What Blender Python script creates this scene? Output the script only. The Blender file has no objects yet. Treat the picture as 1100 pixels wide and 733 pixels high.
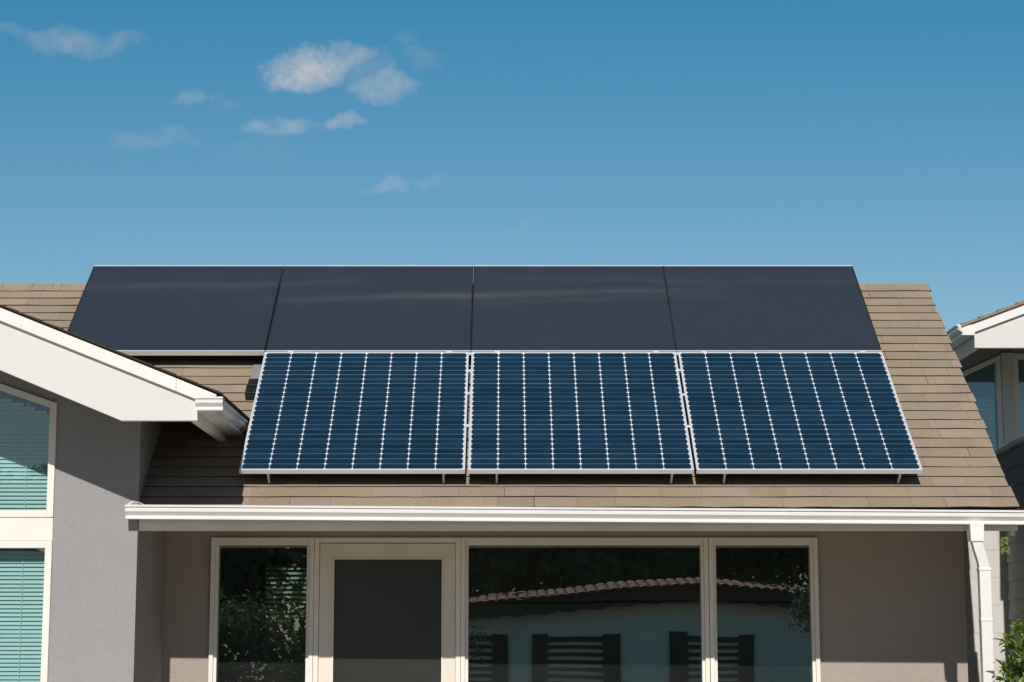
import bpy, bmesh, math, random
from mathutils import Vector, Matrix
R = math.radians
rnd = random.Random(11)
scene = bpy.context.scene
COL = scene.collection

# ------------------------------------------------------------------ helpers
class MB:
    """collects shapes, links them as one mesh object"""
    def __init__(s):
        s.v = []; s.f = []; s.m = []; s.uv = {}
    def quad(s, pts, mi=0, uv=None):
        b = len(s.v); s.v += [tuple(p) for p in pts]
        s.f.append(tuple(range(b, b + len(pts)))); s.m.append(mi)
        if uv: s.uv[len(s.f) - 1] = uv
    def box(s, x0, x1, y0, y1, z0, z1, mi=0):
        b = len(s.v)
        s.v += [(x0,y0,z0),(x1,y0,z0),(x1,y1,z0),(x0,y1,z0),(x0,y0,z1),(x1,y0,z1),(x1,y1,z1),(x0,y1,z1)]
        for q in ((0,3,2,1),(4,5,6,7),(0,1,5,4),(1,2,6,5),(2,3,7,6),(3,0,4,7)):
            s.f.append(tuple(b+i for i in q)); s.m.append(mi)
    def prism(s, poly, a0, a1, axis='y', mi=0):
        """polygon in the two other axes, pushed along axis"""
        def P(p, a):
            if axis == 'y': return (p[0], a, p[1])
            if axis == 'x': return (a, p[0], p[1])
            return (p[0], p[1], a)
        n = len(poly); b = len(s.v)
        s.v += [P(p, a0) for p in poly] + [P(p, a1) for p in poly]
        s.f.append(tuple(range(b, b+n))); s.m.append(mi)
        s.f.append(tuple(range(b+2*n-1, b+n-1, -1))); s.m.append(mi)
        for i in range(n):
            j = (i+1) % n
            s.f.append((b+i, b+n+i, b+n+j, b+j)); s.m.append(mi)
    def tube(s, pts, radii, n=8, mi=0):
        pts = [Vector(p) for p in pts]
        rings = []
        for i, p in enumerate(pts):
            d = (pts[min(i+1, len(pts)-1)] - pts[max(i-1, 0)]).normalized()
            a = d.orthogonal().normalized(); c = d.cross(a)
            if i and a.dot(pa) < 0: a, c = -a, -c
            pa = a
            b = len(s.v)
            for k in range(n):
                t = 2*math.pi*k/n
                s.v.append(tuple(p + (a*math.cos(t) + c*math.sin(t))*radii[i]))
            rings.append(b)
        for i in range(len(pts)-1):
            for k in range(n):
                k2 = (k+1) % n
                s.f.append((rings[i]+k, rings[i]+k2, rings[i+1]+k2, rings[i+1]+k)); s.m.append(mi)
        s.f.append(tuple(rings[0]+k for k in reversed(range(n)))); s.m.append(mi)
        s.f.append(tuple(rings[-1]+k for k in range(n))); s.m.append(mi)
    def build(s, name, mats, parent=None, bevel=0, smooth=False, recalc=True, weld=False):
        me = bpy.data.meshes.new(name)
        me.from_pydata(s.v, [], s.f)
        mats = mats if isinstance(mats, (list, tuple)) else [mats]
        for m in mats: me.materials.append(m)
        for p, mi in zip(me.polygons, s.m): p.material_index = mi; p.use_smooth = smooth
        if s.uv:
            ul = me.uv_layers.new(name='UVMap')
            for p in me.polygons:
                u = s.uv.get(p.index)
                if u:
                    for li, c in zip(p.loop_indices, u): ul.data[li].uv = c
        if recalc or weld:
            bm = bmesh.new(); bm.from_mesh(me)
            if weld: bmesh.ops.remove_doubles(bm, verts=bm.verts, dist=1e-5)
            if recalc: bmesh.ops.recalc_face_normals(bm, faces=bm.faces)
            bm.to_mesh(me); bm.free()
        o = bpy.data.objects.new(name, me); COL.objects.link(o)
        if parent: o.parent = parent
        if bevel:
            b = o.modifiers.new('bevel', 'BEVEL'); b.width = bevel; b.segments = 2
            b.limit_method = 'ANGLE'; b.angle_limit = R(40); b.harden_normals = False
        return o

def tag(o, label=None, cat=None, group=None, kind=None):
    if label: o['label'] = label
    if cat: o['category'] = cat
    if group: o['group'] = group
    if kind: o['kind'] = kind
    return o
def empty(name, loc=(0,0,0), parent=None, rot=(0,0,0)):
    o = bpy.data.objects.new(name, None); COL.objects.link(o)
    o.location = loc; o.rotation_euler = rot; o.empty_display_size = .2
    if parent: o.parent = parent
    return o
def copy_tree(o, parent=None):
    c = o.copy(); COL.objects.link(c)
    if parent: c.parent = parent
    for ch in list(o.children): copy_tree(ch, c)
    return c

# ------------------------------------------------------------------ materials
class NT:
    """small node-tree writer"""
    def __init__(s, tree): s.t = tree; s.n = tree.nodes; s.l = tree.links
    def node(s, typ, **kw):
        n = s.n.new(typ)
        for k, v in kw.items(): setattr(n, k, v)
        return n
    def link(s, a, b): s.l.new(a, b)
    def _in(s, sock, v):
        if v is None: return
        if hasattr(v, 'is_linked') or hasattr(v, 'links'): s.l.new(v, sock)
        else: sock.default_value = v
    def math(s, op, a, b=None, c=None, clamp=False):
        n = s.n.new('ShaderNodeMath'); n.operation = op; n.use_clamp = clamp
        s._in(n.inputs[0], a); s._in(n.inputs[1], b); s._in(n.inputs[2], c)
        return n.outputs[0]
    def mix(s, fac, a, b, blend='MIX'):
        n = s.n.new('ShaderNodeMix'); n.data_type = 'RGBA'; n.blend_type = blend
        s._in(n.inputs[0], fac); s._in(n.inputs[6], a); s._in(n.inputs[7], b)
        return n.outputs[2]
    def noise(s, vec, scale, detail=4, rough=.6, out='Fac', dim='3D'):
        n = s.n.new('ShaderNodeTexNoise'); n.noise_dimensions = dim
        n.inputs['Scale'].default_value = scale; n.inputs['Detail'].default_value = detail
        n.inputs['Roughness'].default_value = rough
        if vec is not None: s.l.new(vec, n.inputs['Vector'])
        return n.outputs[out]
    def ramp(s, fac, stops):
        n = s.n.new('ShaderNodeMapRange'); n.clamp = True
        s._in(n.inputs[0], fac)
        for i, v in enumerate(stops): n.inputs[1+i].default_value = v
        return n.outputs[0]
    def white(s, vec):
        n = s.n.new('ShaderNodeTexWhiteNoise'); n.noise_dimensions = '3D'
        s.l.new(vec, n.inputs['Vector']); return n.outputs['Value']
    def comb(s, x, y, z=0.0):
        n = s.n.new('ShaderNodeCombineXYZ')
        s._in(n.inputs[0], x); s._in(n.inputs[1], y); s._in(n.inputs[2], z); return n.outputs[0]
    def sep(s, v):
        n = s.n.new('ShaderNodeSeparateXYZ'); s.l.new(v, n.inputs[0]); return n.outputs

def base_mat(name):
    m = bpy.data.materials.new(name); m.use_nodes = True
    t = NT(m.node_tree); b = m.node_tree.nodes['Principled BSDF']
    return m, t, b
def c4(c): return (c[0], c[1], c[2], 1)
def surf(name, col, rough=.6, var=.12, vscale=3.0, grain=0.0, gscale=200, bump=0.0, bscale=200, spec=.4, metal=0.0, dirt=None, dirt_amt=.0, streak=False):
    """painted / plastered surface with large soft variation, fine grain and bump"""
    m, t, b = base_mat(name)
    tc = t.node('ShaderNodeTexCoord').outputs['Object']
    f = t.noise(tc, vscale, 5)
    k = t.ramp(f, (.3, .7, 1-var, 1+var))
    col_s = t.mix(1.0, c4(col), t.comb(k, k, k), 'MULTIPLY')
    if grain:
        g = t.ramp(t.noise(tc, gscale, 3, .7), (.3, .7, 1-grain, 1+grain))
        col_s = t.mix(1.0, col_s, t.comb(g, g, g), 'MULTIPLY')
    if dirt:
        mp = t.node('ShaderNodeMapping'); mp.inputs['Scale'].default_value = (9, 9, 1.2) if streak else (2, 2, 2)
        t.link(tc, mp.inputs[0])
        d = t.ramp(t.noise(mp.outputs[0], 1.5, 6, .65), (.48, .8, 0, dirt_amt))
        col_s = t.mix(d, col_s, c4(dirt))
    t.link(col_s, b.inputs['Base Color'])
    r = t.ramp(t.noise(tc, vscale*4, 3), (.3, .7, max(0, rough-.08), min(1, rough+.08)))
    t.link(r, b.inputs['Roughness'])
    b.inputs['Specular IOR Level'].default_value = spec
    b.inputs['Metallic'].default_value = metal
    if bump:
        bp = t.node('ShaderNodeBump'); bp.inputs['Strength'].default_value = bump; bp.inputs['Distance'].default_value = .004
        t.link(t.noise(tc, bscale, 4, .65), bp.inputs['Height']); t.link(bp.outputs[0], b.inputs['Normal'])
    return m

M = {}
M['white'] = surf('white_paint', (.78,.77,.74), .45, .03, 2, dirt=(.50,.47,.41), dirt_amt=.10, streak=True)
M['white_board'] = surf('white_board_paint', (.67,.655,.62), .5, .03, 1.5, grain=.02, gscale=60, dirt=(.52,.49,.43), dirt_amt=.10)
M['gutter'] = surf('gutter_enamel', (.80,.785,.76), .32, .03, 2, dirt=(.45,.42,.36), dirt_amt=.14, streak=True, spec=.5)
M['frame_w'] = surf('window_frame_vinyl', (.82,.775,.70), .4, .03, 3, dirt=(.5,.47,.42), dirt_amt=.1, streak=True)
M['beige'] = surf('door_paint_beige', (.76,.69,.59), .45, .04, 2)
M['fascia'] = surf('fascia_paint', (.78,.725,.63), .55, .05, 2, dirt=(.3,.27,.22), dirt_amt=.15)
M['stucco_grey'] = surf('grey_stucco', (.315,.305,.305), .9, .06, 1.2, grain=.09, gscale=85, bump=.7, bscale=70, spec=.15, dirt=(.26,.25,.245), dirt_amt=.25)
M['stucco_taupe'] = surf('taupe_stucco', (.385,.33,.29), .9, .06, 1.2, grain=.09, gscale=85, bump=.7, bscale=70, spec=.15, dirt=(.33,.27,.23), dirt_amt=.25)
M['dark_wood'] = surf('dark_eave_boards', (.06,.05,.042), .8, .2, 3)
M['interior'] = surf('interior_plaster', (.26,.27,.24), .9, .05, 1)
M['interior_floor'] = surf('interior_floor', (.10,.075,.055), .6, .2, 3)
M['alu'] = surf('aluminium_frame', (.74,.75,.76), .35, .03, 4, spec=.5, metal=.25)
M['alu_grey'] = surf('aluminium_bracket', (.55,.56,.57), .4, .05, 8, metal=.4)
M['black'] = surf('black_plastic', (.012,.013,.015), .45, .1, 8)
M['black_frame'] = surf('black_anodised_frame', (.02,.021,.024), .4, .1, 8)
M['flash'] = surf('granule_flashing', (.22,.21,.195), .95, .1, 8, grain=.35, gscale=160, bump=.6, bscale=160)
M['concrete'] = surf('patio_concrete', (.46,.42,.355), .9, .1, 1.5, grain=.1, gscale=90, bump=.3, bscale=90)
M['lawn'] = surf('dry_lawn', (.11,.10,.06), 1, .35, .6, grain=.35, gscale=30)
M['blind'] = surf('white_blind_slat', (.78,.79,.76), .5, .03, 4)
M['slat_dark'] = surf('dark_blind_slat', (.30,.34,.35), .5, .1, 4)
M['bark'] = surf('bark', (.09,.07,.05), .9, .25, 6, bump=.6, bscale=40)
M['opp_wall'] = surf('white_plaster_wall', (.82,.78,.69), .9, .06, .8, bump=.3, bscale=60)
M['tile'] = surf('terracotta_tile', (.20,.062,.032), .85, .3, 2, grain=.2, gscale=14)
M['shutter'] = surf('dark_brown_shutter', (.035,.022,.016), .6, .2, 3)
M['grey_roof'] = surf('pale_shed_roof', (.45,.44,.42), .7, .08, 2)

# concrete block: painted, mortar joints sunk in the surface
def block_mat():
    m, t, b = base_mat('painted_block')
    tc = t.node('ShaderNodeTexCoord').outputs['Object']
    x, y, z = t.sep(tc)
    br = t.node('ShaderNodeTexBrick'); br.offset = .5
    t.link(t.comb(x, z), br.inputs['Vector'])
    br.inputs['Color1'].default_value = (.585,.56,.525,1); br.inputs['Color2'].default_value = (.60,.58,.54,1)
    br.inputs['Mortar'].default_value = (.53,.51,.48,1)
    br.inputs['Scale'].default_value = 1; br.inputs['Mortar Size'].default_value = .006
    br.inputs['Brick Width'].default_value = .40; br.inputs['Row Height'].default_value = .2
    g = t.ramp(t.noise(tc, 140, 3, .7), (.3,.7,.9,1.1))
    t.link(t.mix(1.0, br.outputs['Color'], t.comb(g,g,g), 'MULTIPLY'), b.inputs['Base Color'])
    b.inputs['Roughness'].default_value = .9
    bp = t.node('ShaderNodeBump'); bp.inputs['Strength'].default_value = .5; bp.inputs['Distance'].default_value = .004
    h = t.math('MULTIPLY_ADD', br.outputs['Fac'], -1.0, t.math('MULTIPLY', t.noise(tc, 120, 4), .5))
    t.link(h, bp.inputs['Height']); t.link(bp.outputs[0], b.inputs['Normal'])
    return m
M['block'] = block_mat()

# lap siding
def siding_mat():
    m, t, b = base_mat('grey_siding')
    tc = t.node('ShaderNodeTexCoord').outputs['Object']
    g = t.ramp(t.noise(tc, 3, 4), (.3,.7,.92,1.08))
    t.link(t.mix(1.0, (.26,.30,.32,1), t.comb(g,g,g), 'MULTIPLY'), b.inputs['Base Color'])
    b.inputs['Roughness'].default_value = .7
    return m
M['siding'] = siding_mat()

# asphalt shingle: uv in metres (u along the eave, v up the slope)
EXPO = .1234
def shingle_mat(col=(.288,.228,.166)):
    m, t, b = base_mat('brown_asphalt_shingle')
    uv = t.node('ShaderNodeTexCoord').outputs['UV']
    u, v, _ = t.sep(uv)
    row = t.math('FLOOR', t.math('DIVIDE', v, EXPO))
    ro = t.white(t.comb(row, 3.7))
    uu = t.math('ADD', t.math('DIVIDE', u, .27), t.math('MULTIPLY', ro, 7.0))
    # uneven tab widths
    uu = t.math('ADD', uu, t.math('MULTIPLY', t.noise(t.comb(uu, row), 1.3, 1), .9))
    tab = t.math('FLOOR', uu); fr = t.math('FRACT', uu)
    rv = t.white(t.comb(tab, row, 1.0)); rw = t.white(t.comb(tab, row, 9.0))
    k = t.ramp(rv, (0, 1, .92, 1.07))
    tint = t.mix(rw, (1.02,1.0,.97,1), (.98,1.0,1.03,1))
    c = t.mix(1.0, c4(col), t.comb(k,k,k), 'MULTIPLY')
    c = t.mix(1.0, c, tint, 'MULTIPLY')
    g1 = t.noise(uv, 230, 3, .85); g2 = t.noise(uv, 55, 4, .75); g3 = t.noise(uv, 1.1, 3)
    kk = t.math('MULTIPLY', t.math('MULTIPLY', t.ramp(g1, (.25,.75,.48,1.56)), t.ramp(g2, (.3,.7,.84,1.16))), t.ramp(g3, (.3,.7,.94,1.06)))
    c = t.mix(1.0, c, t.comb(kk,kk,kk), 'MULTIPLY')
    seam = t.math('MULTIPLY', t.math('LESS_THAN', fr, .010), t.math('GREATER_THAN', rw, .38))
    c = t.mix(t.math('MULTIPLY', seam, .62), c, (.03,.024,.02,1))
    # granule loss / grime specks
    sp = t.ramp(t.noise(uv, 60, 3, .7), (.66,.74,0,.35))
    c = t.mix(sp, c, (.12,.095,.07,1))
    t.link(c, b.inputs['Base Color']); b.inputs['Roughness'].default_value = .95
    b.inputs['Specular IOR Level'].default_value = .15
    bp = t.node('ShaderNodeBump'); bp.inputs['Strength'].default_value = .5; bp.inputs['Distance'].default_value = .003
    t.link(t.math('ADD', g1, t.math('MULTIPLY', rv, 1.2)), bp.inputs['Height']); t.link(bp.outputs[0], b.inputs['Normal'])
    return m
M['shingle'] = shingle_mat()
M['butt'] = surf('shingle_cut_edge', (.045,.035,.027), .95, .3, 20)

# photovoltaic cells: uv in metres measured from the lower left cell corner
def cell_mat(cw, ch):
    m, t, b = base_mat('blue_solar_cells')
    uv = t.node('ShaderNodeTexCoord').outputs['UV']
    oi = t.node('ShaderNodeObjectInfo')
    u, v, _ = t.sep(uv)
    a = t.math('DIVIDE', u, cw); d = t.math('DIVIDE', v, ch)
    fa = t.math('FRACT', a); fd = t.math('FRACT', d)
    da = t.math('MULTIPLY', t.math('SUBTRACT', .5, t.math('ABSOLUTE', t.math('SUBTRACT', fa, .5))), cw)
    dd = t.math('MULTIPLY', t.math('SUBTRACT', .5, t.math('ABSOLUTE', t.math('SUBTRACT', fd, .5))), ch)
    ca = t.math('FLOOR', a); cd = t.math('FLOOR', d)
    col_gap = t.math('LESS_THAN', da, .0019)
    chamf = t.math('LESS_THAN', t.math('ADD', da, t.math('MULTIPLY', dd, 1.15)), .0125)
    white = t.math('MAXIMUM', col_gap, chamf)
    rr = t.white(t.comb(ca, cd, oi.outputs['Random'])); r2 = t.white(t.comb(0.0, cd, oi.outputs['Random']))
    n = t.noise(uv, 14, 4)
    mp = t.node('ShaderNodeMapping'); mp.inputs['Scale'].default_value = (2.2, 34, 1); t.link(uv, mp.inputs[0])
    n2 = t.noise(mp.outputs[0], 1.6, 4, .65)
    k = t.math('MULTIPLY', t.ramp(rr, (0,1,.78,1.25)), t.ramp(n2, (.3,.72,.72,1.42)))
    cell = t.mix(1.0, (.0065,.024,.047,1), t.comb(k,k,k), 'MULTIPLY')
    cell = t.mix(t.ramp(n, (.4,.75,0,.35)), cell, (.010,.036,.060,1))
    # fine silver row line between neighbouring cells, stronger on some rows
    row_l = t.math('MULTIPLY', t.math('LESS_THAN', dd, .0015), t.ramp(r2, (0,1,.12,.62)))
    c = t.mix(row_l, cell, (.36,.46,.54,1))
    c = t.mix(col_gap, c, (.52,.57,.60,1)); c = t.mix(chamf, c, (.72,.75,.77,1))
    # hair-thin fingers
    t.link(c, b.inputs['Base Color'])
    b.inputs['Roughness'].default_value = .13
    b.inputs['Specular IOR Level'].default_value = .30
    return m

def film_mat():
    m, t, b = base_mat('black_laminate_panel')
    uv = t.node('ShaderNodeTexCoord').outputs['UV']
    oi = t.node('ShaderNodeObjectInfo')
    x, y, _ = t.sep(uv)
    v = t.comb(x, y, t.math('MULTIPLY', oi.outputs['Random'], 40.0))
    n = t.ramp(t.noise(v, 1.4, 5), (.3,.7,.96,1.04))
    c = t.mix(1.0, (.030,.036,.047,1), t.comb(n,n,n), 'MULTIPLY')
    # a film of dust, thicker towards some patches
    d = t.ramp(t.noise(v, 5, 6, .7), (.45,.8,0,.012))
    c = t.mix(d, c, (.30,.27,.23,1))
    t.link(c, b.inputs['Base Color'])
    t.link(t.ramp(t.noise(v, 3, 4), (.3,.7,.015,.025)), b.inputs['Roughness'])
    b.inputs['Specular IOR Level'].default_value = .36
    return m

def glass_mat(name, tint, refl, rtint=(.92,1,.98), wav=.5, rough=0.0, haze=0.0):
    """coated window pane: part mirror, part tinted see-through"""
    m = bpy.data.materials.new(name); m.use_nodes = True
    t = NT(m.node_tree); t.n.clear()
    out = t.node('ShaderNodeOutputMaterial')
    tr = t.node('ShaderNodeBsdfTransparent'); tr.inputs[0].default_value = c4(tint)
    gl = t.node('ShaderNodeBsdfGlossy'); gl.inputs['Color'].default_value = c4(rtint); gl.inputs['Roughness'].default_value = rough
    mx = t.node('ShaderNodeMixShader')
    lw = t.node('ShaderNodeLayerWeight'); lw.inputs['Blend'].default_value = .3
    f = t.math('ADD', refl, t.math('MULTIPLY', lw.outputs['Fresnel'], .5), clamp=True)
    tc = t.node('ShaderNodeTexCoord').outputs['Object']
    bp = t.node('ShaderNodeBump'); bp.inputs['Strength'].default_value = wav; bp.inputs['Distance'].default_value = .002
    t.link(t.noise(tc, 1.1, 1, .4), bp.inputs['Height']); t.link(bp.outputs[0], gl.inputs['Normal'])
    t.link(f, mx.inputs[0]); t.link(tr.outputs[0], mx.inputs[1]); t.link(gl.outputs[0], mx.inputs[2])
    res = mx.outputs[0]
    if haze:                                  # pale diffuse coat painted in for the pane's hazy look
        df = t.node('ShaderNodeBsdfDiffuse'); df.inputs[0].default_value = (.55,.60,.55,1)
        dn = t.ramp(t.noise(tc, 2.3, 5, .65), (.3,.7,.6,1.4))
        m2 = t.node('ShaderNodeMixShader'); t.link(t.math('MULTIPLY', dn, haze), m2.inputs[0])
        t.link(res, m2.inputs[1]); t.link(df.outputs[0], m2.inputs[2]); res = m2.outputs[0]
    t.link(res, out.inputs[0])
    return m
M['glass'] = glass_mat('tinted_window_glass', (.40,.50,.43), .36, rtint=(.93,1,.97), haze=.022)
M['glass_teal'] = glass_mat('teal_window_glass', (.66,.88,.88), .15, wav=.3)
M['glass_blue'] = glass_mat('blue_window_glass', (.46,.86,.95), .20, rtint=(.7,.95,1), wav=.3)
M['screen'] = glass_mat('dark_insect_screen', (.30,.30,.27), .075, rtint=(.82,.86,.76), rough=.28, haze=.03)

def leaf_mat(name, cols, trans=.35, rough=.45):
    m, t, b = base_mat(name)
    g = t.node('ShaderNodeNewGeometry')
    r = g.outputs['Random Per Island']
    c = t.mix(r, c4(cols[0]), c4(cols[1]))
    t.link(c, b.inputs['Base Color']); b.inputs['Roughness'].default_value = rough
    tl = t.node('ShaderNodeBsdfTranslucent'); t.link(c, tl.inputs['Color'])
    mx = t.node('ShaderNodeMixShader'); mx.inputs[0].default_value = trans
    o = t.n['Material Output']
    t.link(b.outputs[0], mx.inputs[1]); t.link(tl.outputs[0], mx.inputs[2]); t.link(mx.outputs[0], o.inputs[0])
    return m
M['leaf_shrub'] = leaf_mat('shrub_leaves', ((.11,.21,.03),(.26,.34,.06)))
M['leaf_tree'] = leaf_mat('tree_leaves', ((.055,.10,.045),(.12,.17,.075)), trans=.22, rough=.8)
M['leaf_vine'] = leaf_mat('vine_leaves', ((.10,.17,.02),(.19,.24,.05)))

# ------------------------------------------------------------------ camera and light
EYE = 1.5
cam = bpy.data.cameras.new('camera'); co = bpy.data.objects.new('camera', cam); COL.objects.link(co)
co.location = (0, 0, EYE); co.rotation_euler = (R(90 + 8.748), 0, 0)
cam.sensor_width = 36; cam.lens = 70; cam.clip_end = 3000; cam.clip_start = .1
cam.shift_x = 8/1100; cam.shift_y = 0
scene.camera = co

AZ, EL = R(-3), R(37.5)
to_sun = Vector((math.sin(AZ)*math.cos(EL), -math.cos(AZ)*math.cos(EL), math.sin(EL)))
sl = bpy.data.lights.new('sun', 'SUN'); so = bpy.data.objects.new('sun', sl); COL.objects.link(so)
so.rotation_euler = to_sun.to_track_quat('Z', 'Y').to_euler(); so.location = to_sun*60
sl.energy = 4.2; sl.angle = R(.5); sl.color = (1, .955, .89)

w = bpy.data.worlds.new('World'); scene.world = w; w.use_nodes = True
t = NT(w.node_tree); bg = t.n['Background']
sky = t.node('ShaderNodeTexSky', sky_type='NISHITA', sun_disc=False)
sky.sun_elevation = EL; sky.sun_rotation = R(183); sky.altitude = 100
sky.air_density = 1.25; sky.dust_density = .25; sky.ozone_density = 2.0
gen = t.node('ShaderNodeTexCoord').outputs['Generated']
dx, dy, dz = t.sep(gen)
dys = t.math('MAXIMUM', dy, .02)
U = t.math('DIVIDE', dx, dys); V = t.math('DIVIDE', dz, dys)
uvw = t.comb(U, V)
# a few small fair-weather clouds: (u, v) = direction slopes east and up, radii, density
F = 2138.9; TH = R(8.748)
def uvdir(x, y):
    a = (x-542)/F; b = (366.5-y)/F
    yy = math.cos(TH)-b*math.sin(TH); zz = math.sin(TH)+b*math.cos(TH)
    return a/yy, zz/yy
CLOUDS = [(330,75,48,24,1.0),(372,60,32,17,.62),(392,72,34,13,.25),(416,91,38,17,.50),(300,141,30,14,.50),(369,135,21,11,.50),(335,139,26,7,.20),
          (62,45,46,16,.40),(118,47,42,13,.34),(20,38,36,9,.20),(165,150,46,12,.24),(209,108,17,10,.32),(246,113,19,10,.16),(415,198,28,9,.34),(463,195,22,8,.22),
          (458,58,30,13,.20),(432,42,20,12,.16),(545,243,36,8,.12),(270,165,50,12,.08)]
n_big = t.noise(uvw, 40, 5, .55); n_wisp = t.noise(uvw, 130, 6, .65)
wu = t.math('MULTIPLY_ADD', t.math('SUBTRACT', n_big, .5), .050, U)
wv = t.math('MULTIPLY_ADD', t.math('SUBTRACT', t.noise(t.comb(V, U), 40, 5, .55), .5), .030, V)
dens = None
for (cx, cy, rx, ry, a) in CLOUDS:
    u0, v0 = uvdir(cx, cy)
    p = t.math('POWER', t.math('DIVIDE', t.math('SUBTRACT', wu, u0), rx*1.14/F), 2.0)
    q = t.math('POWER', t.math('DIVIDE', t.math('SUBTRACT', wv, v0), ry*1.14/F), 2.0)
    d = t.math('MULTIPLY', t.math('SUBTRACT', 1.0, t.math('ADD', p, q), clamp=True), a)
    dens = d if dens is None else t.math('MAXIMUM', dens, d)
dens = t.math('MULTIPLY', t.math('POWER', dens, 1.2), t.ramp(n_wisp, (.28,.70,.45,1.1)), clamp=True)
# high cirrus streaks, far above the roof
cir = None
for (v0, th, u0, ur, amp, bend) in ((2.098, .013, -.02, .30, 1.0, .055), (2.058, .010, -.36, .22, .7, .04), (2.055, .009, .20, .26, .5, -.03), (2.118, .007, .10, .22, .5, .05)):
    vv = t.math('MULTIPLY_ADD', U, -bend, v0)
    vv = t.math('MULTIPLY_ADD', t.math('SUBTRACT', t.noise(t.comb(U, v0), 5.0, 3), .5), .03, vv)
    q = t.math('SUBTRACT', 1.0, t.math('ABSOLUTE', t.math('DIVIDE', t.math('SUBTRACT', V, vv), th)), clamp=True)
    e = t.math('SUBTRACT', 1.0, t.math('POWER', t.math('DIVIDE', t.math('SUBTRACT', U, u0), ur), 2.0), clamp=True)
    mp = t.node('ShaderNodeMapping'); mp.inputs['Scale'].default_value = (7, 130, 1); mp.inputs['Location'].default_value = (v0*9, 0, 0); t.link(uvw, mp.inputs[0])
    f = t.ramp(t.noise(mp.outputs[0], 1.0, 4, .6), (.30,.62,.15,1))
    q = t.math('MULTIPLY', t.math('MULTIPLY', q, e), t.math('MULTIPLY', f, amp))
    cir = q if cir is None else t.math('MAXIMUM', cir, q)
SKY = .066
# clear polarised air: deeper blue with height above the horizon
hgt = t.ramp(V, (.15, .36, 0, 1))
north = t.mix(hgt, (.86,1.09,1.20,1), (.24,.97,1.15,1))
side = t.ramp(dy, (-.15, .35, 0, 1))  # sun-side sky behind the camera is dimmed to cut fill in the shade
tint = t.mix(1.0, sky.outputs[0], t.mix(side, (.53,.60,.72,1), north), 'MULTIPLY')
cl = t.mix(t.math('MULTIPLY', dens, .80), tint, (9.2,8.9,8.8,1))
cl = t.mix(t.math('MULTIPLY', cir, .65), cl, (17,16.2,15.8,1))
t.link(cl, bg.inputs[0]); bg.inputs[1].default_value = SKY

vs = scene.view_settings
vs.view_transform = 'Standard'; vs.look = 'None'; vs.exposure = 0; vs.gamma = 1; vs.use_curve_mapping = False
scene.cycles.max_bounces = 8; scene.cycles.transparent_max_bounces = 12
scene.cycles.use_denoising = True; scene.cycles.caustics_reflective = False; scene.cycles.caustics_refractive = False

# ------------------------------------------------------------------ setting
g = MB(); g.box(-400, 400, -400, 400, -.5, 0); tag(g.build('ground', M['lawn']), kind='structure')
g = MB(); g.box(-12, 9, 1.0, 13.0, .002, .03); tag(g.build('patio', M['concrete']), kind='structure')

# ------------------------------------------------------------------ main house
SLOPE = R(37.3); TS = math.tan(SLOPE); CS = math.cos(SLOPE); SS = math.sin(SLOPE)
EY, EZ = 12.963, 2.395                 # eave line of the main roof
def roof_pt(x, s, h=0):                # s up the slope from the eave, h off the surface
    return (x, EY + s*CS - h*SS, EZ + s*SS + h*CS)
NC = 26; LEN = NC*EXPO
RY = EY + LEN*CS; RZ = EZ + LEN*SS     # ridge
RAKE = 3.345; WALLY = 14.05; WX = -2.385; WINGY = 12.98
house = empty('house', (0, 15.5, 0))
tag(house, 'low taupe and grey house with brown shingle roof carrying the solar panels', 'house')
HO = Vector((0, 15.5, 0))
def part(mb, name, mat, parent=house, **k):
    """geometry is written in world metres; shift it under its parent's origin"""
    off = HO
    mb.v = [(x-off.x, y-off.y, z-off.z) for (x,y,z) in mb.v]
    return mb.build(name, mat, parent, **k)

# main wall with one long window opening, behind it the side and rear walls
OPX0, OPX1, OPZ0, OPZ1 = -2.058, 2.196, .10, 2.262
wl = MB()
wl.box(WX, OPX0, WALLY, WALLY+.15, 0, 2.34); wl.box(OPX1, 3.226, WALLY, WALLY+.15, 0, 2.34)
wl.box(OPX0, OPX1, WALLY, WALLY+.15, OPZ1, 2.34); wl.box(OPX0, OPX1, WALLY, WALLY+.15, 0, OPZ0)
wl.prism([(WALLY+.15, 0), (18, 0), (18, 2.34), (15.5, 4.22), (WALLY+.15, 3.13)], 3.076, 3.226, 'x')
part(wl, 'wall', M['stucco_taupe'])
iw = MB()
BX0, BX1, BZ0, BZ1 = -2.16, -1.60, 1.66, 2.24
iw.box(-8, BX0, 17.85, 18, 0, 2.36); iw.box(BX1, 3.07, 17.85, 18, 0, 2.36)
iw.box(BX0, BX1, 17.85, 18, 0, BZ0); iw.box(BX0, BX1, 17.85, 18, BZ1, 2.36)
iw.box(-8, 3.07, WALLY+.151, 17.849, 2.336, 2.42)
iw.box(-3.1, -3.0, 14.3, 17.84, .03, 2.33)
part(iw, 'interior_wall', M['interior'])
fl = MB(); fl.box(-3, 3.07, WALLY+.16, 17.84, .0, .03); part(fl, 'interior_floor', M['interior_floor'])
rw = MB()
for a, b_, c_, d_ in ((BX0-.02,BX0+.04,BZ0-.02,BZ1+.02),(BX1-.04,BX1+.02,BZ0-.02,BZ1+.02),(BX0+.04,BX1-.04,BZ0-.02,BZ0+.04),(BX0+.04,BX1-.04,BZ1-.04,BZ1+.02)):
    rw.box(a, b_, 17.80, 17.849, c_, d_)
rear = part(rw, 'rear_window', M['black'])
bl = MB()
z = BZ0+.05
while z < BZ1-.04:
    bl.quad([(BX0+.03, 17.80, z-.012), (BX1-.03, 17.80, z-.012), (BX1-.03, 17.828, z+.012), (BX0+.03, 17.828, z+.012)]); z += .042
part(bl, 'blind', M['slat_dark'], rear)
bl.v = []

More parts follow.
